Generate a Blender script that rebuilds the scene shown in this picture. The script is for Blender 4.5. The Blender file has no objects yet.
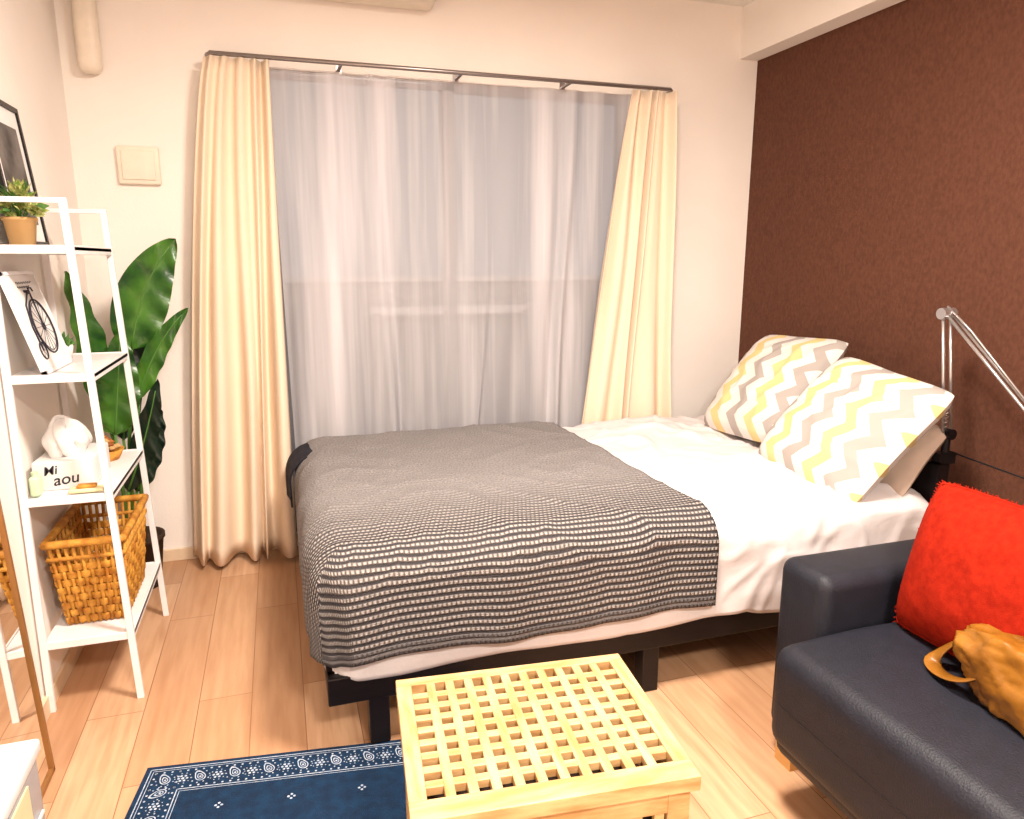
import bpy, bmesh, math, random
from mathutils import Vector, Matrix, noise, Euler
random.seed(7)
S = bpy.context.scene
try:
    S.view_settings.view_transform = 'Standard'
    S.view_settings.look = 'None'
    S.view_settings.exposure = 0.0
except Exception: pass
pi = math.pi

# ------------------------------------------------------------------ materials
def lin(c):
    return tuple(((v/255)/12.92 if v/255 <= .04045 else ((v/255+.055)/1.055)**2.4) for v in c)+(1,)
class NT:
    def __init__(s, name):
        s.m = bpy.data.materials.new(name); s.m.use_nodes = True
        s.t = s.m.node_tree; s.b = s.t.nodes['Principled BSDF']; s.o = s.t.nodes['Material Output']
    def n(s, ty, **k):
        x = s.t.nodes.new(ty)
        for a, v in k.items():
            if a in x.inputs.keys(): x.inputs[a].default_value = v
            else: setattr(x, a, v)
        return x
    def l(s, a, b): s.t.links.new(a, b)
    def math(s, op, a, b=None, c=None, clamp=False):
        x = s.t.nodes.new('ShaderNodeMath'); x.operation = op; x.use_clamp = clamp
        for i, v in enumerate((a, b, c)):
            if v is None: continue
            if isinstance(v, (int, float)): x.inputs[i].default_value = v
            else: s.l(v, x.inputs[i])
        return x.outputs[0]
    def mix(s, f, a, b):
        x = s.t.nodes.new('ShaderNodeMix'); x.data_type = 'RGBA'
        if isinstance(f, (int, float)): x.inputs[0].default_value = f
        else: s.l(f, x.inputs[0])
        for i, v in ((6, a), (7, b)):
            if isinstance(v, tuple): x.inputs[i].default_value = v
            else: s.l(v, x.inputs[i])
        return x.outputs[2]
def M(name, col, rough=.6, col2=None, scale=20, bump=0, bscale=80, metal=0, spec=.3, sheen=0, stretch=(1,1,1), lo=.35, hi=.65):
    k = NT(name); b = k.b
    b.inputs['Roughness'].default_value = rough; b.inputs['Metallic'].default_value = metal
    b.inputs['Specular IOR Level'].default_value = spec
    if sheen: b.inputs['Sheen Weight'].default_value = sheen
    tc = k.n('ShaderNodeTexCoord'); mp = k.n('ShaderNodeMapping'); mp.inputs['Scale'].default_value = stretch
    k.l(tc.outputs['Object'], mp.inputs[0])
    c1 = lin(col)
    c2 = lin(col2) if col2 else tuple(v*.93 for v in c1[:3])+(1,)
    nz = k.n('ShaderNodeTexNoise', Scale=scale, Detail=4.0); k.l(mp.outputs[0], nz.inputs['Vector'])
    r = k.n('ShaderNodeMapRange'); r.inputs[1].default_value = lo; r.inputs[2].default_value = hi
    k.l(nz.outputs[0], r.inputs[0])
    k.l(k.mix(r.outputs[0], c1, c2), b.inputs['Base Color'])
    if bump:
        n2 = k.n('ShaderNodeTexNoise', Scale=bscale, Detail=3.0); k.l(mp.outputs[0], n2.inputs['Vector'])
        bp = k.n('ShaderNodeBump', Strength=bump, Distance=.01); k.l(n2.outputs[0], bp.inputs['Height'])
        k.l(bp.outputs[0], b.inputs['Normal'])
    return k.m

m_wall = M('wallpaper_cream', (247,239,231), .8, (244,235,227), 3, .08, 150)
m_ceil = M('ceiling_white', (245,240,232), .9)
m_brown = M('wallpaper_brown', (100,64,49), .85, (86,54,42), 90, .2, 300, stretch=(1,1,.6), lo=.3, hi=.7, spec=.12)
m_base = M('baseboard_tan', (226,200,170), .5)
m_white = M('white_enamel', (240,236,236), .35, spec=.4)
m_plastic = M('beige_plastic', (240,228,210), .4)
m_black = M('black_metal', (18,16,18), .4)
m_bedframe = M('bed_frame_espresso', (24,17,18), .4, (18,12,13), 12, stretch=(1,12,12))
m_chrome = M('brushed_steel', (200,196,196), .28, metal=.85)
m_rod = M('rod_steel', (150,142,140), .3, metal=.8)
m_alu = M('aluminium_sash', (128,128,134), .4, metal=.3)
m_duvet = M('duvet_cotton', (219,212,212), .85, (213,205,204), 4, .25, 22, sheen=.05)
m_mattress = M('mattress_white', (226,212,206), .9)
m_pillowb = M('pillow_beige', (184,162,146), .85)
m_navyt = M('throw_navy', (30,31,42), .9, (22,23,34), 60)
m_red = M('cushion_red', (150,34,17), .9, (134,27,13), 60, .25, 500, spec=.05)
m_must = M('bag_mustard_leather', (150,98,28), .36, (108,66,14), 8, .12, 60, spec=.5)
m_sofa = M('sofa_charcoal', (30,31,40), .52, (26,27,35), 30, .2, 240, spec=.33)
m_sofaleg = M('sofa_leg_birch', (214,164,100), .45, stretch=(1,1,8))
m_table = M('table_birch', (212,178,128), .42, (180,138,88), 9, .1, 60, stretch=(1,6,6))
m_table2 = M('table_birch_cross', (212,180,132), .42, (178,136,86), 9, .1, 60, stretch=(6,1,6))
m_tableshade = M('table_inner_shade', (46,30,20), .8)  # dark colour paints the interior shade seen through the lattice
m_wicker = M('basket_wicker', (216,158,66), .6, (168,106,34), 30, .3, 120)
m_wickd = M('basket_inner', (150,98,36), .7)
m_terra = M('pot_kraft', (194,156,104), .7)
m_soil = M('soil', (60,44,32), .95)
m_leaf = M('leaf_green', (74,124,38), .3, (22,68,24), 9, .1, 40, spec=.5)
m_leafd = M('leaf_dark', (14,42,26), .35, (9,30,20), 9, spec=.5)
m_stem = M('stem_green', (84,130,56), .5)
m_var = M('leaf_variegated', (100,130,44), .5, (216,212,140), 60)
m_succ = M('succulent_green', (90,132,62), .5, (52,92,42), 40)
m_mirrorf = M('mirror_frame_bronze', (156,110,62), .35, metal=.4)
m_paper = M('paper_white', (232,228,225), .8)
m_ink = M('ink_dark', (44,40,52), .7)
m_photo = M('photo_print', (110,104,100), .5, (38,36,38), 12)
m_snack = M('snack_orange', (196,124,50), .6, (140,76,36), 40)
m_green = M('mint_plastic', (200,224,186), .4)
m_clear = M('storage_grey', (160,162,168), .25)
m_cream = M('label_cream', (232,220,174), .7)
m_balc = M('balcony_panel', (150,150,156), .6)
m_railw = M('balcony_rail_white', (235,232,232), .5)

# floor boards
k = NT('floor_boards'); tc = k.n('ShaderNodeTexCoord'); mp = k.n('ShaderNodeMapping'); mp.inputs['Rotation'].default_value=(0,0,pi/2)
k.l(tc.outputs['Object'], mp.inputs[0])
br = k.n('ShaderNodeTexBrick'); br.offset=.37; br.squash=1
for a,v in (('Scale',1.0),('Mortar Size',.0015),('Mortar Smooth',.3),('Bias',0.0),('Brick Width',.9),('Row Height',.15)): br.inputs[a].default_value=v
br.inputs['Color1'].default_value=lin((212,171,136)); br.inputs['Color2'].default_value=lin((188,143,107)); br.inputs['Mortar'].default_value=lin((134,92,64))
k.l(mp.outputs[0], br.inputs['Vector'])
m2=k.n('ShaderNodeMapping'); m2.inputs['Scale'].default_value=(14,1.2,1); k.l(tc.outputs['Object'],m2.inputs[0])
nz=k.n('ShaderNodeTexNoise',Scale=3.0,Detail=6.0); k.l(m2.outputs[0],nz.inputs['Vector'])
f=k.math('MULTIPLY',k.math('SUBTRACT',nz.outputs[0],.38,clamp=True),1.8,clamp=True)
k.l(k.mix(f,br.outputs[0],lin((168,120,84))),k.b.inputs['Base Color'])
k.b.inputs['Roughness'].default_value=.36; k.b.inputs['Specular IOR Level'].default_value=.35
m_floor=k.m

# curtain
def cloth(name,col,trans=.25,cols2=None):
    k=NT(name); b=k.b; b.inputs['Roughness'].default_value=.9; b.inputs['Specular IOR Level'].default_value=.1
    tc=k.n('ShaderNodeTexCoord'); nz=k.n('ShaderNodeTexNoise',Scale=5.0,Detail=2.0); k.l(tc.outputs['Object'],nz.inputs[0])
    k.l(k.mix(nz.outputs[0],lin(col),lin(cols2 or col)),b.inputs['Base Color'])
    tr=k.n('ShaderNodeBsdfTranslucent'); tr.inputs[0].default_value=lin(col)
    mx=k.n('ShaderNodeMixShader'); mx.inputs[0].default_value=trans
    k.l(b.outputs[0],mx.inputs[1]); k.l(tr.outputs[0],mx.inputs[2]); k.l(mx.outputs[0],k.o.inputs[0]); return k.m
m_curtain=cloth('curtain_cream',(243,223,200),.04,(239,217,192))
k=NT('sheer_voile'); k.b.inputs['Base Color'].default_value=lin((222,218,221)); k.b.inputs['Roughness'].default_value=.9; k.b.inputs['Specular IOR Level'].default_value=.05
tc=k.n('ShaderNodeTexCoord'); mp=k.n('ShaderNodeMapping'); mp.inputs['Scale'].default_value=(1,0,.04); k.l(tc.outputs['Object'],mp.inputs[0])
nz=k.n('ShaderNodeTexNoise',Scale=7.0,Detail=4.0); nz.inputs['Roughness'].default_value=.6; k.l(mp.outputs[0],nz.inputs[0])
r=k.n('ShaderNodeMapRange'); r.inputs[1].default_value=.42;r.inputs[2].default_value=.72;r.inputs[3].default_value=.40;r.inputs[4].default_value=.82; k.l(nz.outputs[0],r.inputs[0])
tp=k.n('ShaderNodeBsdfTransparent'); mx=k.n('ShaderNodeMixShader'); k.l(r.outputs[0],mx.inputs[0]); k.l(tp.outputs[0],mx.inputs[1]); k.l(k.b.outputs[0],mx.inputs[2]); k.l(mx.outputs[0],k.o.inputs[0])
m_sheer=k.m
# glass
k=NT('window_glass'); tp=k.n('ShaderNodeBsdfTransparent'); tp.inputs[0].default_value=(.93,.94,.95,1); gl=k.n('ShaderNodeBsdfGlossy'); gl.inputs['Roughness'].default_value=.5; mx=k.n('ShaderNodeMixShader'); mx.inputs[0].default_value=.03
k.l(tp.outputs[0],mx.inputs[1]); k.l(gl.outputs[0],mx.inputs[2]); k.l(mx.outputs[0],k.o.inputs[0]); m_glass=k.m
k=NT('mirror_glass'); k.b.inputs['Metallic'].default_value=1; k.b.inputs['Roughness'].default_value=.02; k.b.inputs['Base Color'].default_value=(.9,.9,.9,1); m_mirror=k.m
# knit blanket (uv in metres, v from near hem)
k=NT('blanket_knit'); uv=k.n('ShaderNodeUVMap'); sp=k.n('ShaderNodeSeparateXYZ'); k.l(uv.outputs[0],sp.inputs[0])
U,V=sp.outputs[0],sp.outputs[1]
PR=.0200
rowi=k.math('MULTIPLY',k.math('FLOOR',k.math('MULTIPLY',V,1/PR)),.0065)
cell=k.math('POWER',k.math('ABSOLUTE',k.math('SINE',k.math('MULTIPLY',k.math('ADD',U,rowi),pi/.013))),.6)
st=k.math('ADD',k.math('MULTIPLY',k.math('SINE',k.math('MULTIPLY',V,2*pi/PR)),.8),.55,clamp=True)
fade=k.n('ShaderNodeMapRange'); fade.inputs[1].default_value=.36; fade.inputs[2].default_value=.72; fade.inputs[3].default_value=1; fade.inputs[4].default_value=.05; k.l(V,fade.inputs[0])
light=k.mix(cell,lin((112,105,103)),lin((178,170,165)))
stripe=k.mix(st,lin((56,53,56)),light)
nz=k.n('ShaderNodeTexNoise',Scale=150.0,Detail=3.0); k.l(uv.outputs[0],nz.inputs[0])
n2=k.n('ShaderNodeTexNoise',Scale=5.0,Detail=3.0); k.l(uv.outputs[0],n2.inputs[0])
rr=k.n('ShaderNodeMapRange'); rr.inputs[1].default_value=.35; rr.inputs[2].default_value=.65; k.l(nz.outputs[0],rr.inputs[0])
plain=k.mix(rr.outputs[0],lin((114,109,108)),lin((150,145,143)))
c=k.mix(fade.outputs[0],plain,stripe)
hem=k.math('LESS_THAN',V,.032); c=k.mix(hem,c,lin((112,107,107)))
c=k.mix(k.math('MULTIPLY',n2.outputs[0],.2),c,lin((112,107,106)))
k.l(c,k.b.inputs['Base Color']); k.b.inputs['Roughness'].default_value=.95; k.b.inputs['Specular IOR Level'].default_value=.05
bp=k.n('ShaderNodeBump',Strength=.9,Distance=.010)
k.l(k.math('ADD',k.math('MULTIPLY',k.math('MULTIPLY',st,cell),k.math('MULTIPLY_ADD',fade.outputs[0],.9,.1)),k.math('MULTIPLY',nz.outputs[0],.5)),bp.inputs['Height']); k.l(bp.outputs[0],k.b.inputs['Normal'])
m_blanket=k.m
# chevron
k=NT('pillow_chevron'); uv=k.n('ShaderNodeUVMap'); sp=k.n('ShaderNodeSeparateXYZ'); k.l(uv.outputs[0],sp.inputs[0]); U,V=sp.outputs[0],sp.outputs[1]
tri=k.math('PINGPONG',V,.065)
w=k.math('ADD',U,k.math('MULTIPLY',tri,.95))
fr=k.math('FRACT',k.math('MULTIPLY',w,1/.235))
def band(a,b): return k.math('MULTIPLY',k.math('GREATER_THAN',fr,a),k.math('LESS_THAN',fr,b))
c=k.mix(band(.04,.28),lin((216,208,202)),lin((166,157,151)))
c=k.mix(band(.54,.78),c,lin((212,190,136)))
k.l(c,k.b.inputs['Base Color']); k.b.inputs['Roughness'].default_value=.85; k.b.inputs['Specular IOR Level'].default_value=.1
nz=k.n('ShaderNodeTexNoise',Scale=300.0); k.l(uv.outputs[0],nz.inputs[0]); bp=k.n('ShaderNodeBump',Strength=.2,Distance=.003); k.l(nz.outputs[0],bp.inputs['Height']); k.l(bp.outputs[0],k.b.inputs['Normal'])
m_chev=k.m
m_rug=M('rug_navy',(12,46,76),.95,(9,34,60),40,.4,400)
m_rugw=M('rug_motif_white',(190,198,210),.95,(136,154,180),120)

# ------------------------------------------------------------------ mesh builder
class MB:
    def __init__(s): s.v=[];s.f=[];s.fm=[];s.fs=[];s.mats=[];s.uv={}
    def mi(s,m):
        if m not in s.mats: s.mats.append(m)
        return s.mats.index(m)
    def add(s,vs,fs,m,smooth=False,T=None,uvs=None):
        o=len(s.v); i=s.mi(m)
        for a in vs: s.v.append(tuple((T@Vector(a)) if T else a))
        if uvs:
            for j,u in enumerate(uvs): s.uv[o+j]=u
        for f in fs: s.f.append(tuple(o+j for j in f)); s.fm.append(i); s.fs.append(smooth)
    def box(s,lo,hi,m,T=None):
        (a,b,c),(d,e,f)=lo,hi
        vs=[(a,b,c),(d,b,c),(d,e,c),(a,e,c),(a,b,f),(d,b,f),(d,e,f),(a,e,f)]
        s.add(vs,[(0,3,2,1),(4,5,6,7),(0,1,5,4),(1,2,6,5),(2,3,7,6),(3,0,4,7)],m,False,T)
    def rbox(s,lo,hi,r,m,seg=3,T=None,sub=0,warp=None):
        bm=bmesh.new(); bmesh.ops.create_cube(bm,size=1)
        c=[(a+b)/2 for a,b in zip(lo,hi)]; d=[b-a for a,b in zip(lo,hi)]
        for v in bm.verts: v.co=Vector((c[0]+v.co.x*d[0],c[1]+v.co.y*d[1],c[2]+v.co.z*d[2]))
        bmesh.ops.bevel(bm,geom=bm.edges[:],offset=r,segments=seg,profile=.5,affect='EDGES')
        if sub: bmesh.ops.subdivide_edges(bm,edges=[e for e in bm.edges if e.calc_length()>.08],cuts=sub,use_grid_fill=True)
        if warp:
            for v in bm.verts: v.co=Vector(warp(v.co))
        bm.verts.index_update()
        s.add([tuple(v.co) for v in bm.verts],[tuple(v.index for v in f.verts) for f in bm.faces],m,True,T); bm.free()
    def cyl(s,p0,p1,r0,m,r1=None,seg=16,smooth=True,T=None):
        r1=r0 if r1 is None else r1
        p0=Vector(p0);p1=Vector(p1);d=(p1-p0).normalized()
        a=d.orthogonal().normalized();b=d.cross(a)
        vs=[];
        for p,r in ((p0,r0),(p1,r1)):
            for i in range(seg):
                t=2*pi*i/seg; vs.append(tuple(p+a*math.cos(t)*r+b*math.sin(t)*r))
        s.add(vs,[(i,(i+1)%seg,seg+(i+1)%seg,seg+i) for i in range(seg)],m,smooth,T)
        s.add(vs,[tuple(range(seg-1,-1,-1)),tuple(range(seg,2*seg))],m,False,T)
    def tube(s,pts,r,m,seg=8,closed=False,T=None,rad=None):
        pts=[Vector(p) for p in pts]; n=len(pts); vs=[]
        a=None
        for i,p in enumerate(pts):
            q0=pts[(i-1)%n] if (closed or i>0) else p; q1=pts[(i+1)%n] if (closed or i<n-1) else p
            d=(q1-q0).normalized()
            a=(d.orthogonal() if a is None else (a-d*a.dot(d))).normalized(); b=d.cross(a)
            rr=rad[i] if rad else r
            for j in range(seg):
                t=2*pi*j/seg; vs.append(tuple(p+(a*math.cos(t)+b*math.sin(t))*rr))
        fs=[]
        for i in range(n if closed else n-1):
            k2=(i+1)%n
            for j in range(seg): fs.append((i*seg+j,i*seg+(j+1)%seg,k2*seg+(j+1)%seg,k2*seg+j))
        if not closed: fs+= [tuple(range(seg-1,-1,-1)),tuple(range((n-1)*seg,n*seg))]
        s.add(vs,fs,m,True,T)
    def lathe(s,prof,c,m,seg=24,T=None):
        vs=[];n=len(prof)
        for r,z in prof:
            for j in range(seg):
                t=2*pi*j/seg; vs.append((c[0]+r*math.cos(t),c[1]+r*math.sin(t),c[2]+z))
        s.add(vs,[(i*seg+j,i*seg+(j+1)%seg,(i+1)*seg+(j+1)%seg,(i+1)*seg+j) for i in range(n-1) for j in range(seg)],m,True,T)
    def grid(s,fn,nu,nv,m,T=None,uvf=None,smooth=True):
        vs=[];uvs=[]
        for i in range(nu+1):
            for j in range(nv+1):
                vs.append(tuple(fn(i/nu,j/nv)))
                if uvf: uvs.append(uvf(i/nu,j/nv))
        w=nv+1
        s.add(vs,[(i*w+j,(i+1)*w+j,(i+1)*w+j+1,i*w+j+1) for i in range(nu) for j in range(nv)],m,smooth,T,uvs if uvf else None)
    def build(s,name,bevel=0,solid=0,parent=None,loc=None):
        me=bpy.data.meshes.new(name)
        vs=s.v
        if loc: vs=[(a-loc[0],b-loc[1],c-loc[2]) for a,b,c in vs]
        me.from_pydata(vs,[],s.f)
        for m in s.mats: me.materials.append(m)
        for p,i,sm in zip(me.polygons,s.fm,s.fs): p.material_index=i; p.use_smooth=sm
        if s.uv:
            l=me.uv_layers.new(name='UVMap')
            for lp in me.loops: l.data[lp.index].uv=s.uv.get(lp.vertex_index,(0,0))
        me.update()
        o=bpy.data.objects.new(name,me); S.collection.objects.link(o)
        if loc: o.location=loc
        if solid:
            md=o.modifiers.new('Solid','SOLIDIFY'); md.thickness=abs(solid); md.offset=1 if solid>0 else -1
        if bevel:
            md=o.modifiers.new('Bevel','BEVEL'); md.width=bevel; md.segments=2; md.limit_method='ANGLE'
        if parent: o.parent=parent
        return o
def nz3(x,y,z=0): return noise.noise(Vector((x,y,z)))
def sstep(a,b,x):
    t=max(0,min(1,(x-a)/(b-a))); return t*t*(3-2*t)

# ------------------------------------------------------------------ room
XL,XR,YB,YR,ZC=-.72,2.34,3.29,-2.0,2.5
wx0,wx1,wz0,wz1=-.02,1.66,.06,2.06
def slab(name,lo,hi,m):
    b=MB(); b.box(lo,hi,m); return b.build(name)
slab('floor',(XL-.1,YR-.1,-.05),(XR+.1,YB+.1,0),m_floor)
slab('ceiling',(XL-.1,YR-.1,ZC),(XR+.1,YB+.1,ZC+.05),m_ceil)
slab('wall_left',(XL-.1,YR-.1,0),(XL,YB+.1,ZC),m_wall)
slab('wall_right',(XR,YR-.1,0),(XR+.1,YB+.1,ZC),m_brown)
slab('wall_rear',(XL,YR-.1,0),(XR,YR,ZC),m_wall)
b=MB()
b.box((XL,YB,0),(wx0,YB+.12,ZC),m_wall); b.box((wx1,YB,0),(XR,YB+.12,ZC),m_wall)
b.box((wx0,YB,wz1),(wx1,YB+.12,ZC),m_wall); b.box((wx0,YB,0),(wx1,YB+.12,wz0),m_wall); b.build('wall_back')
slab('trim_1',(2.237,YR,2.265),(XR,YB,ZC),m_wall)
b=MB(); b.box((XL,YB-.012,0),(wx0,YB,.055),m_base); b.box((wx1,YB-.012,0),(XR,YB,.055),m_base); b.build('baseboard_back',bevel=.003)
slab('baseboard_left',(XL,YR,0),(XL+.012,YB-.012,.055),m_base)
slab('baseboard_right',(XR-.012,YR,0),(XR,YB-.012,.055),m_base)
# window
b=MB(); y0,y1=YB+.03,YB+.09
for (x0,x1,yy) in ((wx0,.80,y0),(.745,wx1,y0+.03)):
    b.box((x0,yy,wz0),(x0+.05,yy+.028,wz1),m_alu); b.box((x1-.05,yy,wz0),(x1,yy+.028,wz1),m_alu)
    b.box((x0,yy,wz0),(x1,yy+.028,wz0+.07),m_alu); b.box((x0,yy,wz1-.03),(x1,yy+.028,wz1),m_alu)
    b.box((x0+.05,yy+.011,wz0+.07),(x1-.05,yy+.017,wz1-.03),m_glass)
b.build('window_1')
# balcony
b=MB(); b.box((-1.5,YB+.13,-.1),(4,4.5,-.02),m_balc); b.build('balcony_floor')
b=MB(); b.box((-1.5,4.38,-.02),(4,4.42,1.17),m_balc); b.box((-1.5,4.35,1.17),(4,4.45,1.2),m_railw)
b.box((.5,4.2,.985),(1.45,4.24,1.03),m_railw)
for x in (.52,1.42): b.box((x,4.2,-.02),(x+.03,4.24,1.0),m_balc)
b.build('balcony_railing')

# curtain rod
b=MB(); b.tube([(-.2,3.285,2.062),(-.2,3.19,2.068),(-.19,3.165,2.07),(.8,3.165,2.07),(1.79,3.165,2.07),(1.81,3.19,2.068),(1.81,3.285,2.062)],.009,m_rod,10)
for x in (.3,.8,1.3): b.box((x-.006,3.165,2.066),(x+.006,3.29,2.074),m_rod); b.box((x-.012,3.284,2.05),(x+.012,3.29,2.09),m_rod)
b.build('curtain_rod')
def curtain(name,xt,xb,y,zt,zb,n,A,m,jit,nz=30,flare=1.0,seed=0,sol=.003,sharp=1.0):
    b=MB()
    def fn(u,v):
        e=v**flare
        a=xt[0]+(xb[0]-xt[0])*e; c=xt[1]+(xb[1]-xt[1])*e
        uu=u+.35/n*math.sin(u*n*2.3+seed)*(.3+.7*v)+.02*math.sin(v*5+u*7+seed)*math.sin(pi*u)
        x=a+(c-a)*uu
        ph=2*pi*n*u+ .8*math.sin(u*5+seed)+v*.7*math.sin(u*9+seed)
        amp=A*(.4+.6*v)*(1+.45*math.sin(u*13+seed*2))
        s_=math.sin(ph); s_=math.copysign(abs(s_)**sharp,s_)
        yy=y+amp*s_+ jit*nz3(u*6,v*2.5,seed)
        zz=zt+(zb-zt)*v+ (.008*math.sin(ph) if v>.97 else 0)
        return (x,yy,zz)
    b.grid(fn,n*18,nz,m)
    return b.build(name,solid=sol)
curtain('curtain',(-.215,.025),(-.445,.015),3.160,2.058,.032,5,.040,m_curtain,.03,seed=1,flare=.75,sharp=.8)
curtain('curtain',(1.6,1.815),(1.325,1.87),3.165,2.058,.04,5,.034,m_curtain,.03,flare=.9,seed=4,sharp=.8)
curtain('sheer_curtain',(.0,1.66),(-.01,1.62),3.247,2.055,.04,11,.015,m_sheer,.008,seed=2,sol=0)

# wall things
b=MB(); b.rbox((-.565,3.268,1.59),(-.412,3.29,1.735),.008,m_plastic); b.rbox((-.548,3.262,1.607),(-.429,3.272,1.718),.004,m_plastic); b.build('wall_vent_cover')
b=MB(); b.rbox((-.655,3.215,1.985),(-.575,3.289,2.495),.028,m_plastic,4); b.box((-.662,3.21,2.26),(-.568,3.289,2.3),m_plastic); b.build('pipe_cover',bevel=.004)
b=MB(); b.rbox((-.12,3.06,2.325),(.70,3.289,2.495),.03,m_plastic,4); b.box((-.05,3.055,2.34),(.63,3.07,2.35),m_rod); b.build('air_conditioner')

# ------------------------------------------------------------------ bed
bx0,bx1,by0,by1=.06,2.06,1.80,3.06
b=MB()
b.box((bx0,by0-.04,.145),(bx1+.03,by0+.0,.225),m_bedframe); b.box((bx0,by1-.03,.15),(bx1+.03,by1,.25),m_bedframe)
b.box((bx0,by0,.15),(bx0+.04,by1,.25),m_bedframe); b.box((bx0,by0-.02,.19),(bx1,by1,.225),m_bedframe)
b.box((2.095,by0-.01,.12),(2.145,by1,.62),m_bedframe)
for x in (.165,.985,1.98):
    for y in (by0-.037,2.4,by1-.06): b.box((x,y,.0085 if x<.9 and y<1.9 else 0),(x+.055,y+.055,.2),m_bedframe)
bf=b.build('bed',bevel=.004)
b=MB(); b.rbox((bx0+.03,by0+.03,.226),(2.09,by1-.03,.50),.06,m_mattress,4); b.build('mattress',parent=bf)
def drape(name,x0,y0,y1,zt,r,hem,xe,m,amp,fold,nx,ny,seed,sol,ys=None,parent=None,puff=0,xstart=None,head=None,wr=None):
    X0,Y0,Y1=x0+r,y0+r,y1-r
    L=r*pi/2+(zt-r-hem); Lf=L
    ca,cb=(Y0-L,Y1+L*.7) if ys is None else ys
    b=MB()
    def P(cx,cy):
        dx=max(0,X0-cx); dyn=max(0,Y0-cy); dyf=max(0,cy-Y1); dy=max(dyn,dyf)
        d=max(dx,dy); bxx=max(cx,X0); byy=min(max(cy,Y0),Y1)
        wk=1 if wr is None else .25+.75*sstep(wr-.02,wr+.12,cx)
        if d<=1e-9: o=dn=0;dirx=diry=0
        else:
            h=math.hypot(dx,dy); dirx=-dx/h; diry=(-dyn+dyf)/h
            if d<r*pi/2: o=r*math.sin(d/r); dn=r*(1-math.cos(d/r))
            else: o=r; dn=r+d-r*pi/2
        n1=nz3(cx*2.2+seed,cy*2.2,seed)*1.0+nz3(cx*6+seed,cy*6,seed)*.5
        q1=cx*2.6+cy*1.4+1.2*nz3(cx*1.5,cy*1.5,seed+3); 
        rid=max(0,1-abs(nz3(q1,cy*3.4-cx*1.1,seed+9))*3.2)**2
        rid2=max(0,1-abs(nz3(cx*6.5-cy*2,cy*6,seed+19))*3.5)**2
        z=zt-dn+wk*amp*(n1+.85*rid+.5*rid2)*(1 if dn<r else .3)
        along=cx if dy>=dx else cy
        ff=min(1,dn/.12)
        o+= wk*(ff*fold*(math.sin(along*17+seed)+.6*math.sin(along*31+seed*2)+.8*nz3(cx*5,cy*5,3))) if d>0 else 0
        if puff:
            t=max(0,1-((cx-1.65)/.42)**2)*wk; o+=(puff*t*min(1,d/.1)) if d>0 else 0
            z+=wk*amp*.6*rid*(1 if dn>r*.5 else 0)
            if d>0: o+=wk*(.010*rid+.007*rid2)*min(1,d/.08)
        if wr is not None and d>0: o-= (1-sstep(wr-.02,wr+.12,cx))*.004
        if head and cx>head: z-= ((cx-head)/.13)**2*.05
        if dy>0 and dn>r*.6: z+= .006*math.sin(along*9+seed)
        return Vector((bxx+dirx*o,byy+diry*o,z))
    def fn(u,v):
        cy=ca+(cb-ca)*v; e=xe(v); xs=X0-Lf if xstart is None else xstart; return P(xs+(e-xs)*u,cy)
    def uvf(u,v):
        cy=ca+(cb-ca)*v; e=xe(v); xs=X0-Lf if xstart is None else xstart; return (xs+(e-xs)*u,cy-ca)
    b.grid(fn,nx,ny,m,uvf=uvf); return b.build(name,solid=sol,parent=parent)
drape('duvet',.055,1.753,3.085,.543,.10,.212,lambda v:2.08+.006*math.sin(v*20),m_duvet,.020,.007,220,150,3,-.012,puff=.018,head=1.96,wr=1.16)
drape('knit_blanket',.022,1.730,3.110,.570,.105,.272,lambda v:1.205-.06*v+.006*math.sin(v*11),m_blanket,.008,.005,130,130,5,-.010)
drape('dark_throw',-.004,1.72,3.125,.560,.105,.36,lambda v:.2,m_navyt,.003,.008,24,20,8,-.006,ys=(2.78,3.0))

# pillows
def pillow(c,w,h,W,H,T,m,edge=.07,seed=0,rcn=.09,cr=1.0):
    c=Vector(c); w=Vector(w).normalized(); h=Vector(h); h=(h-w*h.dot(w)).normalized(); n=w.cross(h)
    b=MB()
    for sgn in (1,-1):
        def fn(u,v):
            a=u*2-1;d=v*2-1
            x=a*(1-edge*(1-d*d)); y=d*(1-edge*(1-a*a))
            rc=1-rcn*(a*a*d*d)**2; x*=rc; y*=rc
            t=(max(0,1-a**4)*max(0,1-d**4))**.5*(.7+.3*(1-a*a)*(1-d*d))
            t+=.16*cr*nz3(a*1.8+seed,d*1.8,seed)*(1-a*a)*(1-d*d)
            t+=.12*cr*max(0,1-abs(nz3(a*2.5+seed,d*2.5,seed+4))*4)*(1-a**4)*(1-d**4)
            bend=.03*W*(x*x-y*y)
            return c+w*x*W/2+h*y*H/2+n*(sgn*T/2*t+bend)
        def uvf(u,v): return (u*W,v*H)
        if sgn==1: b.grid(fn,36,36,m,uvf=uvf)
        else: b.grid(lambda u,v:fn(1-u,v),36,36,m,uvf=lambda u,v:uvf(1-u,v))
    return b
pillow((2.01,2.575,.768),(.03,-.5,.02),(.38,.06,.42),.52,.56,.18,m_chev,edge=.035,seed=2).build('chevron_pillow')
pillow((1.905,2.015,.712),(-.03,-.52,-.06),(.34,.03,.39),.56,.55,.19,m_chev,edge=.035,seed=5).build('chevron_pillow')
pillow((2.035,1.965,.63),(.02,-.52,0),(.30,0,.34),.38,.32,.10,m_pillowb,seed=7).build('beige_pillow')

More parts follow.
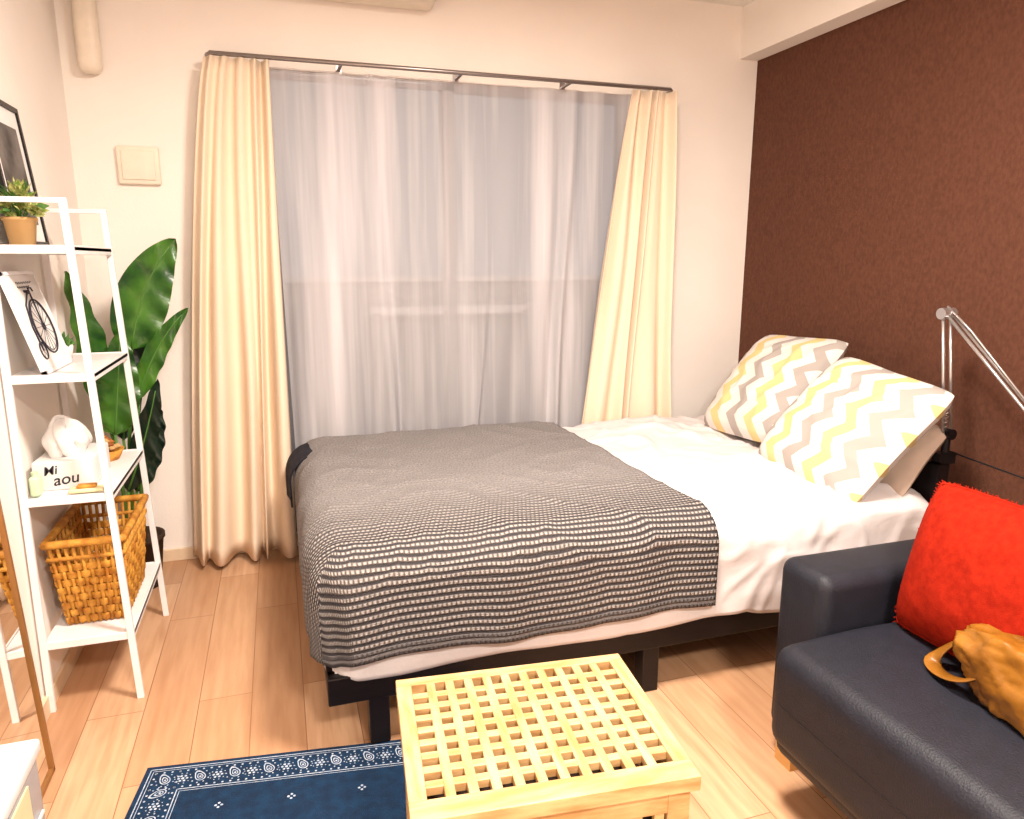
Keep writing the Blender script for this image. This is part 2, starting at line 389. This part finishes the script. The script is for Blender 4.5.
# ------------------------------------------------------------------ sofa (back toward the brown wall)
b=MB()
SY0,SY1=-.35,1.45
def seatwarp(co):
    x,y,z=co
    if z>.36: z+= .010*(1-((x-1.35)/.4)**2)+.004*nz3(x*5,y*4,1)
    return (x,y,z)
b.rbox((1.075,SY0+.17,.13),(1.75,1.283,.30),.03,m_sofa,4)
b.rbox((1.05,SY0+.18,.165),(1.60,1.283,.422),.045,m_sofa,5,sub=6,warp=seatwarp)
b.rbox((1.19,1.28,.07),(1.86,SY1,.555),.035,m_sofa,5)
b.rbox((1.19,SY0,.07),(1.86,SY0+.17,.555),.035,m_sofa,5)
b.rbox((1.585,SY0+.16,.12),(1.86,1.29,.60),.045,m_sofa,5)
b.tube([(1.052,SY0+.22,.285),(1.052,1.24,.285)],.003,m_sofa,6)
b.tube([(1.10,.62,.431),(1.3,.62,.437),(1.5,.62,.434)],.003,m_sofa,6)
for x in (1.185,1.78):
    for y in (SY0+.06,SY1-.115):
        b.box((x,y,0),(x+.06,y+.06,.10),m_sofaleg)
b.build('sofa')
cc_=(1.425,1.035,.612); hh_=(.08,.0,.31)
b=pillow(cc_,(.0,-1,.0),hh_,.43,.37,.17,m_red,edge=.03,seed=3,rcn=.05,cr=.35)
c=Vector(cc_); h=Vector(hh_).normalized(); w=Vector((0,-1,0)); nn_=w.cross(h)
def edgept(t,k_=1.0):
    sd=int(t)%4; f=(t-int(t))*2-1; e=.03
    a,d=[(f,-1),(1,f),(-f,1),(-1,-f)][sd]
    x=a*(1-e*(1-d*d)); y=d*(1-e*(1-a*a)); rc=1-.05*(a*a*d*d)**2; k_*=rc
    return c+w*x*.215*k_+h*y*.185*k_+nn_*(.03*.43*(x*x-y*y))
b.tube([edgept(i/240*4,.998) for i in range(240)],.004,m_red,6,closed=True)
for i in range(300):
    t=i/300*4; p=edgept(t,.99); q=edgept(t+random.uniform(-.015,.015),1.035+random.uniform(-.01,.01))
    b.tube([p,(p+q)/2+nn_*random.uniform(-.003,.003),q+nn_*random.uniform(-.004,.004)],.0013,m_red,4)
b.build('red_cushion')
# mustard bag
b=MB()
def bag(u,v):
    th=u*2*pi; ph=(v-.5)*pi
    cx=math.cos(ph)**.5 if math.cos(ph)>0 else 0; x=cx*math.cos(th); y=cx*math.sin(th); z=math.copysign(abs(math.sin(ph))**.8,math.sin(ph))
    f1=max(0,1-abs(nz3(x*1.3+y*.6,y*2.6-z*.8,z*1.1+2))*3.5)
    f2=max(0,1-abs(nz3(x*2.6+y*1.6,y*3.6+z*1.8,z*2.1+8))*4)
    r=1+.20*nz3(x*1.2,y*1.3,z*1.2+4)+.10*f1-.05*f2
    zz=.507+z*.082*(1-.3*y)*r
    return Vector((1.322+x*.072*r,.865+y*.165*r,max(zz,.440)))
b.grid(bag,80,44,m_must)
def ribbon(pts,wd,m,n=36):
    P=[Vector(p) for p in pts]
    def cr(t):
        t=t*(len(P)-1); i=min(int(t),len(P)-2); f=t-i
        p0=P[max(i-1,0)];p1=P[i];p2=P[i+1];p3=P[min(i+2,len(P)-1)]
        return .5*((2*p1)+(p2-p0)*f+(2*p0-5*p1+4*p2-p3)*f*f+(3*p1-p0-3*p2+p3)*f**3)
    def fn(u,v):
        p=cr(u); d=(cr(min(1,u+.01))-cr(max(0,u-.01))).normalized(); s_=d.cross(Vector((0,0,1)))
        if s_.length<.2: s_=d.cross(Vector((1,0,0)))
        s_.normalize(); th=v*2*pi; nn=s_.cross(d)
        return p+s_*math.cos(th)*wd/2+nn*math.sin(th)*.004
    b.grid(fn,n,10,m)
ribbon([(1.342,.90,.580),(1.347,.98,.560),(1.335,1.045,.50),(1.305,1.07,.450),(1.28,1.025,.447),(1.272,.965,.470),(1.287,.91,.525)],.034,m_must)
b.build('mustard_bag')

# ------------------------------------------------------------------ coffee table
ct=Vector((.405,1.130,.009)); Tt=Matrix.Translation(ct)@Matrix.Rotation(math.radians(-5.5),4,'Z')
W,D,H=.486,.395,.441
b=MB()
def tb(lo,hi,m): b.box(lo,hi,m,Tt)
e=.03
tb((-W/2,-D/2,H-.028),(W/2,-D/2+.045,H),m_table); tb((-W/2,D/2-.026,H-.028),(W/2,D/2,H),m_table)
tb((-W/2,-D/2+.045,H-.028),(-W/2+e,D/2-.026,H),m_table2); tb((W/2-e,-D/2+.045,H-.028),(W/2,D/2-.026,H),m_table2)
xa,xb=-W/2+e,W/2-e; ya,yb=-D/2+.045,D/2-.026
nc,nr=11,9
px=(xb-xa)/nc; py=(yb-ya)/nr; bw=.0175
for i in range(1,nc):
    x=xa+px*i; tb((x-bw/2,ya,H-.016),(x+bw/2,yb,H-.0006),m_table2)
for j in range(1,nr):
    y=ya+py*j; tb((xa,y-bw/2,H-.018),(xb,y+bw/2,H-.0018),m_table)
p=.04
for sx in (-1,1):
    for sy in (-1,1):
        x=sx*(W/2-.012-p/2); y=sy*(D/2-.012-p/2); tb((x-p/2,y-p/2,0),(x+p/2,y+p/2,H-.028),m_table)
for sx in (-1,1):
    x=sx*(W/2-.022)
    for z in (.03,H-.075): tb((x-.008,-D/2+.05,z),(x+.008,D/2-.05,z+.045),m_table)
    for i in range(8): yy=-D/2+.065+i*(D-.13)/7; tb((x-.006,yy-.009,.05),(x+.006,yy+.009,H-.05),m_table)
    for i in range(9): zz=.1+i*.034; tb((x-.004,-D/2+.05,zz-.008),(x+.004,D/2-.05,zz+.008),m_table2)
for sy in (-1,1):
    y=sy*(D/2-.022)
    for z in (.03,H-.075): tb((-W/2+.05,y-.008,z),(W/2-.05,y+.008,z+.045),m_table)
    for i in range(10): xx=-W/2+.065+i*(W-.13)/9; tb((xx-.009,y-.006,.05),(xx+.009,y+.006,H-.05),m_table)
    for i in range(9): zz=.1+i*.034; tb((-W/2+.05,y-.004,zz-.008),(W/2-.05,y+.004,zz+.008),m_table2)
tb((-W/2+.03,-D/2+.03,.03),(W/2-.03,D/2-.03,.045),m_tableshade)
tb((-W/2+.04,-D/2+.04,.045),(W/2-.04,D/2-.04,.34),m_tableshade)  # dark block inside the open table stands in for shade behind the holes
b.build('lattice_coffee_table',bevel=.0015)

# ------------------------------------------------------------------ rug
RW,RH=.92,1.25
Tr=Matrix.Translation(Vector((-.398,1.852,0)))@Matrix.Rotation(math.radians(-7.8),4,'Z')@Matrix.Translation(Vector((0,-RH,0)))
b=MB(); b.box((0,0,.001),(RW,RH,.007),m_rug,Tr)
Z=.0078
def poly(pts): b.add([(x,y,Z) for x,y in pts],[tuple(range(len(pts)))],m_rugw,False,Tr)
def rect(x0,y0,x1,y1): poly([(x0,y0),(x1,y0),(x1,y1),(x0,y1)])
def disc(x,y,r,n=8): poly([(x+r*math.cos(2*pi*i/n),y+r*math.sin(2*pi*i/n)) for i in range(n)])
def ringm(x,y,r,w,n=14,sx=1,sy=1,rot=0,tear=0):
    vs=[]
    for q in (r,r-w):
        for i in range(n):
            a=2*pi*i/n; rr=q*(1+tear*max(0,math.cos(a))**6); px_=rr*math.cos(a)*sx; py_=rr*math.sin(a)*sy
            vs.append((x+px_*math.cos(rot)-py_*math.sin(rot),y+px_*math.sin(rot)+py_*math.cos(rot),Z))
    b.add(vs,[(i,(i+1)%n,n+(i+1)%n,n+i) for i in range(n)],m_rugw,False,Tr)
def frame(o,w):
    rect(o,o,RW-o,o+w);rect(o,RH-o-w,RW-o,RH-o);rect(o,o,o+w,RH-o);rect(RW-o-w,o,RW-o,RH-o)
frame(.012,.0025); frame(.02,.0015); frame(.095,.0025); frame(.103,.0015)
def motif(x,y,rot,i):
    if i%2==0:
        ringm(x,y,.016,.003,16,1,.8,rot,.7); ringm(x,y,.009,.0025,12,1,.8,rot,.6); disc(x,y,.003)
        for a in range(7): t=rot+pi*.35+a*pi*.22; disc(x+.022*math.cos(t),y+.022*math.sin(t),.0022,5)
    else:
        disc(x,y,.004)
        for a in range(6): disc(x+.010*math.cos(a*pi/3),y+.010*math.sin(a*pi/3),.0036,6)
        for a in range(10): disc(x+.019*math.cos(a*pi/5),y+.019*math.sin(a*pi/5),.0018,5)
o=.058
nx_=20; ny_=26
for i in range(nx_):
    x=o+(RW-2*o)*i/(nx_-1); motif(x,RH-o,pi/2+.5,i); motif(x,o,-pi/2+.5,i)
for i in range(1,ny_-1):
    y=o+(RH-2*o)*i/(ny_-1); motif(o,y,pi+.5,i); motif(RW-o,y,.5,i)
for i in range(46):
    x=.03+(RW-.06)*i/45; disc(x,RH-.029,.003,6); disc(x,RH-.088,.003,6)
for i in range(62):
    y=.03+(RH-.06)*i/61; disc(.029,y,.003,6); disc(.088,y,.003,6)
for i in range(4):
    for j in range(6):
        x=.21+i*.17+(.085 if j%2 else 0); y=RH-.17-j*.17
        if x>RW-.12: continue
        for a in range(4): disc(x+.007*math.cos(a*pi/2),y+.007*math.sin(a*pi/2),.0035,6)
b.build('bandana_rug')

# ------------------------------------------------------------------ ladder shelf
ZS=[1.335,.99,.645,.215]
Ya,Yb=2.21,2.75
def fx(z): return -.470-.055*z/1.46
bxk=-.705
b=MB()
def post(y,front):
    yo=lambda z: y+(.03*z/1.46)*(1 if y<2.5 else -1)
    x0,x1=(fx(0),fx(1.46)) if front else (bxk,bxk)
    s_=.0095
    vs=[]
    for x,z in ((x0,0),(x1,1.46)):
        yy=yo(z); vs+=[(x-s_,yy-s_*.7,z),(x+s_,yy-s_*.7,z),(x+s_,yy+s_*.7,z),(x-s_,yy+s_*.7,z)]
    b.add(vs,[(0,3,2,1),(4,5,6,7),(0,1,5,4),(1,2,6,5),(2,3,7,6),(3,0,4,7)],m_white)
for y in (Ya,Yb):
    for fr in (True,False): post(y,fr)
    q=.03*(1 if y<2.5 else -1)
    b.box((bxk-.01,y+q-.006,1.446),(fx(1.46)+.009,y+q+.006,1.46),m_white)
for z in ZS:
    s_=.03*z/1.46; x1=fx(z)+.008
    b.box((bxk,Ya+s_,z-.012),(x1,Yb-s_,z),m_white)
    b.box((x1-.006,Ya+s_,z-.022),(x1,Yb-s_,z+.003),m_white); b.box((bxk,Ya+s_-.004,z-.020),(x1,Ya+s_+.004,z+.003),m_white)
    b.box((bxk,Yb-s_-.004,z-.020),(x1,Yb-s_+.004,z+.003),m_white)
b.build('ladder_shelf',bevel=.0015)

# framed pictures leaning to the left wall
def leaning(y0,y1,zb,hgt,xb,xt,fw,fm,inner):
    t=math.asin(min(1,(xb-xt)/hgt))
    T=Matrix.Translation(Vector((xb,0,zb)))@Matrix.Rotation(-t,4,'Y')
    b=MB()
    b.box((-.014,y0,0),(.0,y0+fw,hgt),fm,T);b.box((-.014,y1-fw,0),(.0,y1,hgt),fm,T)
    b.box((-.014,y0,0),(.0,y1,fw),fm,T);b.box((-.014,y0,hgt-fw),(.0,y1,hgt),fm,T)
    inner(b,T,y0+fw,y1-fw,fw,hgt-fw); return b
def inn1(b,T,y0,y1,z0,z1):
    b.box((-.012,y0,z0),(-.006,y1,z1),m_paper,T)
    b.box((-.007,y0+.03,z0+.05),(-.0055,y1-.03,z1-.05),m_photo,T)
leaning(2.32,2.61,1.338,.40,-.66,-.70,.014,m_black,inn1).build('black_framed_picture')
def inn2(b,T,y0,y1,z0,z1):
    b.box((-.012,y0,z0),(-.002,y1,z1),m_paper,T)
    cy=(y0+y1)/2+.01; X=.0005
    def circ(cy,cz,r,w=.0022): b.tube([(X,cy+r*math.cos(a*pi/16),cz+r*math.sin(a*pi/16)) for a in range(32)],w,m_ink,5,True,T)
    # penny-farthing: one large spoked wheel and one small
    circ(cy,.125,.078); circ(cy,.125,.070,.001); circ(cy,.125,.010,.002); circ(cy-.088,.062,.024,.0018)
    for a in range(16): b.tube([(X,cy,.125),(X,cy+.072*math.cos(a*pi/8),.125+.072*math.sin(a*pi/8))],.0007,m_ink,4,False,T)
    for a in range(6): b.tube([(X,cy-.088,.062),(X,cy-.088+.022*math.cos(a*pi/3),.062+.022*math.sin(a*pi/3))],.0006,m_ink,4,False,T)
    b.tube([(X,cy-.088,.062),(X,cy-.095,.13),(X,cy-.07,.19),(X,cy-.02,.222),(X,cy+.005,.222)],.0022,m_ink,5,False,T)
    b.tube([(X,cy,.125),(X,cy+.004,.235)],.002,m_ink,5,False,T)
    b.tube([(X,cy-.035,.228),(X,cy-.01,.228)],.004,m_ink,5,False,T); b.tube([(X,cy+.004,.236),(X,cy+.03,.236),(X,cy+.036,.226)],.002,m_ink,5,False,T)
    for i,wd in enumerate((.13,.10)):
        b.tube([(X,cy-.075+wd*q/24,.252-.012*i+.003*math.sin(q*1.7)) for q in range(25)],.0008,m_ink,4,False,T)
leaning(2.235,2.50,.9935,.285,-.61,-.685,.010,m_white,inn2).build('framed_bicycle_print')
# variegated plant
b=MB(); b.lathe([(.0,0),(.030,0),(.038,.062),(.042,.064),(.042,.072),(.037,.072),(.035,.056),(0,.056)],(-.645,2.30,1.3385),m_terra)
for i in range(170):
    th=random.uniform(0,2*pi); ph=random.uniform(.0,1.0); r=.07*random.uniform(.35,1)
    base=Vector((-.645,2.30,1.395)); d=Vector((math.cos(th)*math.cos(ph*1.5)*.85,math.sin(th)*math.cos(ph*1.5),math.sin(ph*1.5)*1.1+.1))
    c=base+d*r+Vector((0,0,.02)); c.x=max(c.x,-.695)
    s_=d.cross(Vector((random.random(),random.random(),.3))).normalized()*.010; l=(d+Vector((0,0,-.4))).normalized()*.020; up=s_.cross(l).normalized()*.004
    m=m_var if random.random()<.75 else m_succ
    b.add([tuple(c-l*.6),tuple(c+s_),tuple(c+l),tuple(c-s_),tuple(c+up)],[(0,1,4),(1,2,4),(2,3,4),(3,0,4)],m,True)
    if i%5==0: b.tube([base,c],.0012,m_stem,4)
b.build('potted_variegated_plant')
# succulent
b=MB(); c0=(-.664,2.60,.991); b.lathe([(0,0),(.028,0),(.036,.045),(.032,.045),(.03,.038),(0,.038)],c0,m_paper)
for ring in range(4):
    for a in range(9-ring):
        t=a*2*pi/(9-ring)+ring*.3; e=.2+ring*.33; L=.042
        p=Vector((c0[0],c0[1],c0[2]+.035)); d=Vector((math.cos(t)*math.cos(e),math.sin(t)*math.cos(e),math.sin(e)))
        b.tube([p,p+d*L*.5,p+d*L*.85+Vector((0,0,.004)),p+d*L*1.05+Vector((0,0,.01))],.005,m_succ,6,rad=[.005,.008,.005,.0008])
b.build('potted_succulent')
# tissue box
b=MB(); zt=.6455
b.rbox((-.70,2.30,zt),(-.545,2.52,zt+.085),.004,m_paper,2)
def tis(u,v):
    th=u*2*pi; ph=(v-.5)*pi
    x=math.cos(ph)*math.cos(th);y=math.cos(ph)*math.sin(th);z=math.sin(ph)
    r=1+.28*nz3(x*1.6,y*1.6,z*1.6+7)-.24*max(0,1-abs(math.sin(th*3.5+z*1.6))*2.2)*(1-abs(z)*.4)
    return Vector((-.63+.062*x*r,2.41+.068*y*r,max(zt+.083,zt+.120+z*.062*r+.016*math.sin(th*2+.6)*max(0,z))))
b.grid(tis,84,36,m_paper)
X=-.5443
def flat(pts,m): b.add([(X,y,z) for y,z in pts],[tuple(range(len(pts)))],m)
cy,cz=2.43,zt+.04
flat([(cy+.03*math.cos(a*pi/10),cz+.024*math.sin(a*pi/10)) for a in range(20)],m_photo)
X=-.5440
flat([(cy-.03,cz+.008),(cy-.012,cz+.02),(cy-.026,cz+.036)],m_ink); flat([(cy+.012,cz+.02),(cy+.03,cz+.008),(cy+.026,cz+.036)],m_ink)
for e_ in (-.011,.011): flat([(cy+e_+.005*math.cos(a*pi/4),cz+.004+.005*math.sin(a*pi/4)) for a in range(8)],m_paper)
tbx=b.build('tissue_box')
for txt,(x,z),sz,rt in (('Mi',(-.672,zt+.046),.036,.12),('aou',(-.650,zt+.014),.046,.12)):
    cu=bpy.data.curves.new('lettering','FONT'); cu.body=txt; cu.size=sz; cu.extrude=.0004; cu.shear=.25; cu.offset=.0004
    o=bpy.data.objects.new('lettering_'+txt.lower(),cu); S.collection.objects.link(o); cu.materials.append(m_ink)
    o.location=(x,2.2992,z); o.rotation_euler=(pi/2,-rt,0); o.parent=tbx
# snack bowl
b=MB(); c0=(-.585,2.63,.6455); b.lathe([(0,0),(.045,0),(.062,.035),(.058,.035),(.042,.006),(0,.006)],c0,m_wicker)
for i in range(34):
    t=random.uniform(0,2*pi);r=random.uniform(0,.045); p=Vector((c0[0]+r*math.cos(t),c0[1]+r*math.sin(t),c0[2]+.03+random.uniform(0,.05)*(1-r/.06)))
    b.tube([p+Vector((0,0,-.008)),p+Vector((.003,0,0)),p+Vector((0,.002,.009))],.01,m_snack if i%3 else m_terra,6,rad=[.004,.014,.004])
b.build('snack_bowl')
b=MB(); b.rbox((-.60,2.238,.6485),(-.51,2.275,.660),.004,m_cream,2); b.rbox((-.58,2.243,.660),(-.53,2.27,.670),.004,m_wicker,2); b.build('small_box')
b=MB(); b.rbox((-.694,2.236,.6485),(-.668,2.278,.705),.008,m_green,3); b.cyl((-.681,2.257,.705),(-.681,2.257,.717),.009,m_green,seg=12); b.build('mint_bottle')

# basket
b=MB(); bc=Vector((-.585,2.47,.2185)); hb=.282
def per(t,z,off):
    k_=z/hb; hx=.080+.022*k_+off; hy=.155+.045*k_+off
    t=t%1*4; s_=int(t); f=t-s_
    P_=[(-hx,-hy),(hx,-hy),(hx,hy),(-hx,hy)]
    a=P_[s_];c=P_[(s_+1)%4]
    x=a[0]+(c[0]-a[0])*f;y=a[1]+(c[1]-a[1])*f
    return Vector((bc.x+x,bc.y+y,bc.z+z))
NS=40; rows=8; rh=.0255
for r_ in range(rows):
    z=.014+r_*rh
    def fn(u,v,r_=r_,z=z):
        th=v*2*pi; o_=.0045*math.sin(u*NS*pi+(r_%2)*pi)
        return per(u,z+.0122*math.sin(th),o_+.002*math.cos(th))
    b.grid(fn,NS*4,8,m_wicker)
for i in range(NS):
    t=(i+.5)/NS; b.tube([per(t,0,0),per(t,.11,0),per(t,hb-.01,0)],.0055,m_wicker,5)
for z,rr in ((hb-.010,.012),(hb-.058,.007)):
    b.tube([per(i/80,z,.001) for i in range(80)],rr,m_wicker,8,True)
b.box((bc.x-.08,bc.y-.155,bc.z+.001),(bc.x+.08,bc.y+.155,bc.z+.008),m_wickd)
b.build('wicker_basket')

# ------------------------------------------------------------------ bird of paradise
b=MB(); pc=Vector((-.60,3.06,0)); b.lathe([(0,.001),(.075,.001),(.098,.2),(.104,.2),(.104,.215),(.092,.215),(.09,.19),(0,.19)],pc,m_soil); b.lathe([(0,.192),(.09,.192)],pc,m_soil)
def leaf(base,tip,wd,nrm,bend,m,stem0=None):
    B_=Vector(base);T_=Vector(tip);N=Vector(nrm).normalized()
    C=(B_+T_)/2+Vector(bend)
    def cc(t): return B_*(1-t)**2+C*2*t*(1-t)+T_*t*t
    def fn(u,v):
        p=cc(u); d=(cc(min(1,u+.01))-cc(max(0,u-.01))).normalized(); s_=d.cross(N).normalized(); n2=s_.cross(d)
        a=v*2-1; w=wd/2*(math.sin(pi*min(1,u**.75))**.62)*(1-.25*u)+.002
        return p+s_*a*w+n2*(.25*abs(a)*w+.010*math.sin(u*30+a*3)*abs(a))
    b.grid(fn,32,10,m)
    b.tube([cc(t/10) for t in range(10)],.003,m_stem,6,rad=[.0045-.0003*t for t in range(10)])
    s0=Vector(stem0 or (pc.x+random.uniform(-.03,.03),pc.y+random.uniform(-.03,.03),.19))
    mid=(s0+B_)/2+Vector((0,0,.03)); mid.x=(s0.x*.6+B_.x*.4)
    b.tube([s0,mid,B_],.006,m_stem,8,rad=[.009,.007,.005])
leaf((-.535,3.0,.97),(-.345,2.98,1.375),.20,(.25,-1,.25),(-.04,0,.06),m_leaf)
leaf((-.64,2.96,.72),(-.70,2.90,1.26),.13,(.7,-.8,.1),(.03,0,0),m_leaf)
leaf((-.53,3.0,.78),(-.325,2.99,1.12),.085,(.5,-.7,.5),(-.03,0,.05),m_leaf)
leaf((-.61,2.94,.66),(-.55,2.92,1.05),.16,(.3,-1,.1),(.0,0,0),m_leaf)
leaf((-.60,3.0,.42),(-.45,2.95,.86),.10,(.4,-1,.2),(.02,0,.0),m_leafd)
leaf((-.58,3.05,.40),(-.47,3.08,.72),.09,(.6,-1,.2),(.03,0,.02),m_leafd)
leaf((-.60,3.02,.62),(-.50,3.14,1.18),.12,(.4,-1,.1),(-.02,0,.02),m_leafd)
b.build('bird_of_paradise_plant')

# ------------------------------------------------------------------ leaning mirror + storage box
T=Matrix.Translation(Vector((-.628,0,.0)))@Matrix.Rotation(-math.atan(.042),4,'Y')
b=MB(); y0,y1,hh=1.63,1.93,1.5; fw=.011
b.box((-.016,y0,0),(0,y0+fw,hh),m_mirrorf,T);b.box((-.016,y1-fw,0),(0,y1,hh),m_mirrorf,T);b.box((-.016,y0,0),(0,y1,fw),m_mirrorf,T);b.box((-.016,y0,hh-fw),(0,y1,hh),m_mirrorf,T)
b.box((-.012,y0+.005,.005),(-.006,y1-.005,hh-.005),m_mirror,T); b.build('leaning_mirror')
b=MB(); b.rbox((-.70,1.18,.001),(-.55,1.60,.27),.01,m_clear,3); b.rbox((-.705,1.17,.268),(-.543,1.61,.30),.008,m_white,3)
b.box((-.5495,1.25,.16),(-.546,1.52,.25),m_cream); b.box((-.66,1.25,.3),(-.58,1.42,.304),m_cream)
for z in (.08,.14): b.box((-.5495,1.2,z),(-.545,1.58,z+.006),m_white)
b.build('storage_box')

# ------------------------------------------------------------------ architect lamp clamped to headboard
b=MB(); lx,ly=2.125,1.80
b.box((lx-.04,ly-.018,.622),(lx+.03,ly+.014,.66),m_black); b.box((lx-.04,ly-.018,.56),(lx-.031,ly+.014,.63),m_black)
b.cyl((lx,ly,.655),(lx,ly,.72),.013,m_black); b.cyl((lx,ly-.022,.725),(lx,ly+.022,.725),.018,m_black)
J=Vector((lx-.02,ly+.04,1.125)); 
for o_ in (-.016,.016):
    b.tube([(lx+o_,ly,.72),(J.x+o_,J.y,J.z)],.0052,m_chrome,8)
b.tube([(lx-.016+.008*math.cos(i*.9),ly+.008*math.sin(i*.9)+.002*i/60,.74+i*.0022) for i in range(60)],.0014,m_chrome,5)
b.cyl(J-Vector((.026,0,0)),J+Vector((.026,0,0)),.019,m_chrome)
E=Vector((lx+.09,1.40,.655)); d=(E-J).normalized()
for o_ in (-.014,.014): b.tube([J+Vector((o_,0,.008)),E+Vector((o_,0,.008))],.0055,m_chrome,8)
b.tube([J+Vector((0,0,.024)),J+d*.12+Vector((0,0,.034)),E+Vector((0,0,.014))],.004,m_chrome,6)
b.cyl(E-Vector((.02,0,0)),E+Vector((.02,0,0)),.014,m_chrome)
b.lathe([(.015,.07),(.03,.065),(.04,.04),(.075,-.05),(.073,-.05),(.036,.038),(0,.05)],(E.x-.01,E.y-.05,E.z-.02),m_chrome)
b.tube([E,E+Vector((-.01,-.05,.04))],.006,m_chrome,6)
b.tube([(lx+.02,ly,.66),(lx+.03,ly-.1,.65),(lx+.05,ly-.3,.63),(lx+.09,ly-.5,.60),(lx+.12,ly-.7,.4),(lx+.12,ly-.9,.01)],.003,m_black,6)
b.build('architect_lamp')

# ------------------------------------------------------------------ lights
def area(name,loc,size,pw,col,rot=(0,0,0)):
    l=bpy.data.lights.new(name,'AREA'); l.shape='DISK'; l.size=size; l.energy=pw; l.color=col
    o=bpy.data.objects.new(name,l); S.collection.objects.link(o); o.location=loc; o.rotation_euler=rot; return o
for i,(x,y,p_) in enumerate(((.7,1.3,102),(.5,-.7,118))):  # second entry, behind the camera, is an added fill light with its fixture
    b=MB(); b.lathe([(0,-.0),(.24,0),(.25,-.03),(.22,-.05),(0,-.05)],(x,y,2.499),m_white); b.build('ceiling_and_fill_fixture')
    area('ceiling_and_fill_lamp',(x,y,2.43),.40,p_,(1,.90,.80))
w=bpy.data.worlds.new('World'); S.world=w; w.use_nodes=True
bg=w.node_tree.nodes['Background']; bg.inputs[0].default_value=(.54,.54,.57,1); bg.inputs[1].default_value=.42

# ------------------------------------------------------------------ camera
cam=bpy.data.cameras.new('camera'); co=bpy.data.objects.new('camera',cam); S.collection.objects.link(co); S.camera=co
co.location=(0,0,1.3); cam.lens=25.3; cam.sensor_width=36; cam.clip_start=.02
F=Vector((.3001,.9319,-.204)); co.rotation_euler=F.to_track_quat('-Z','Y').to_euler()
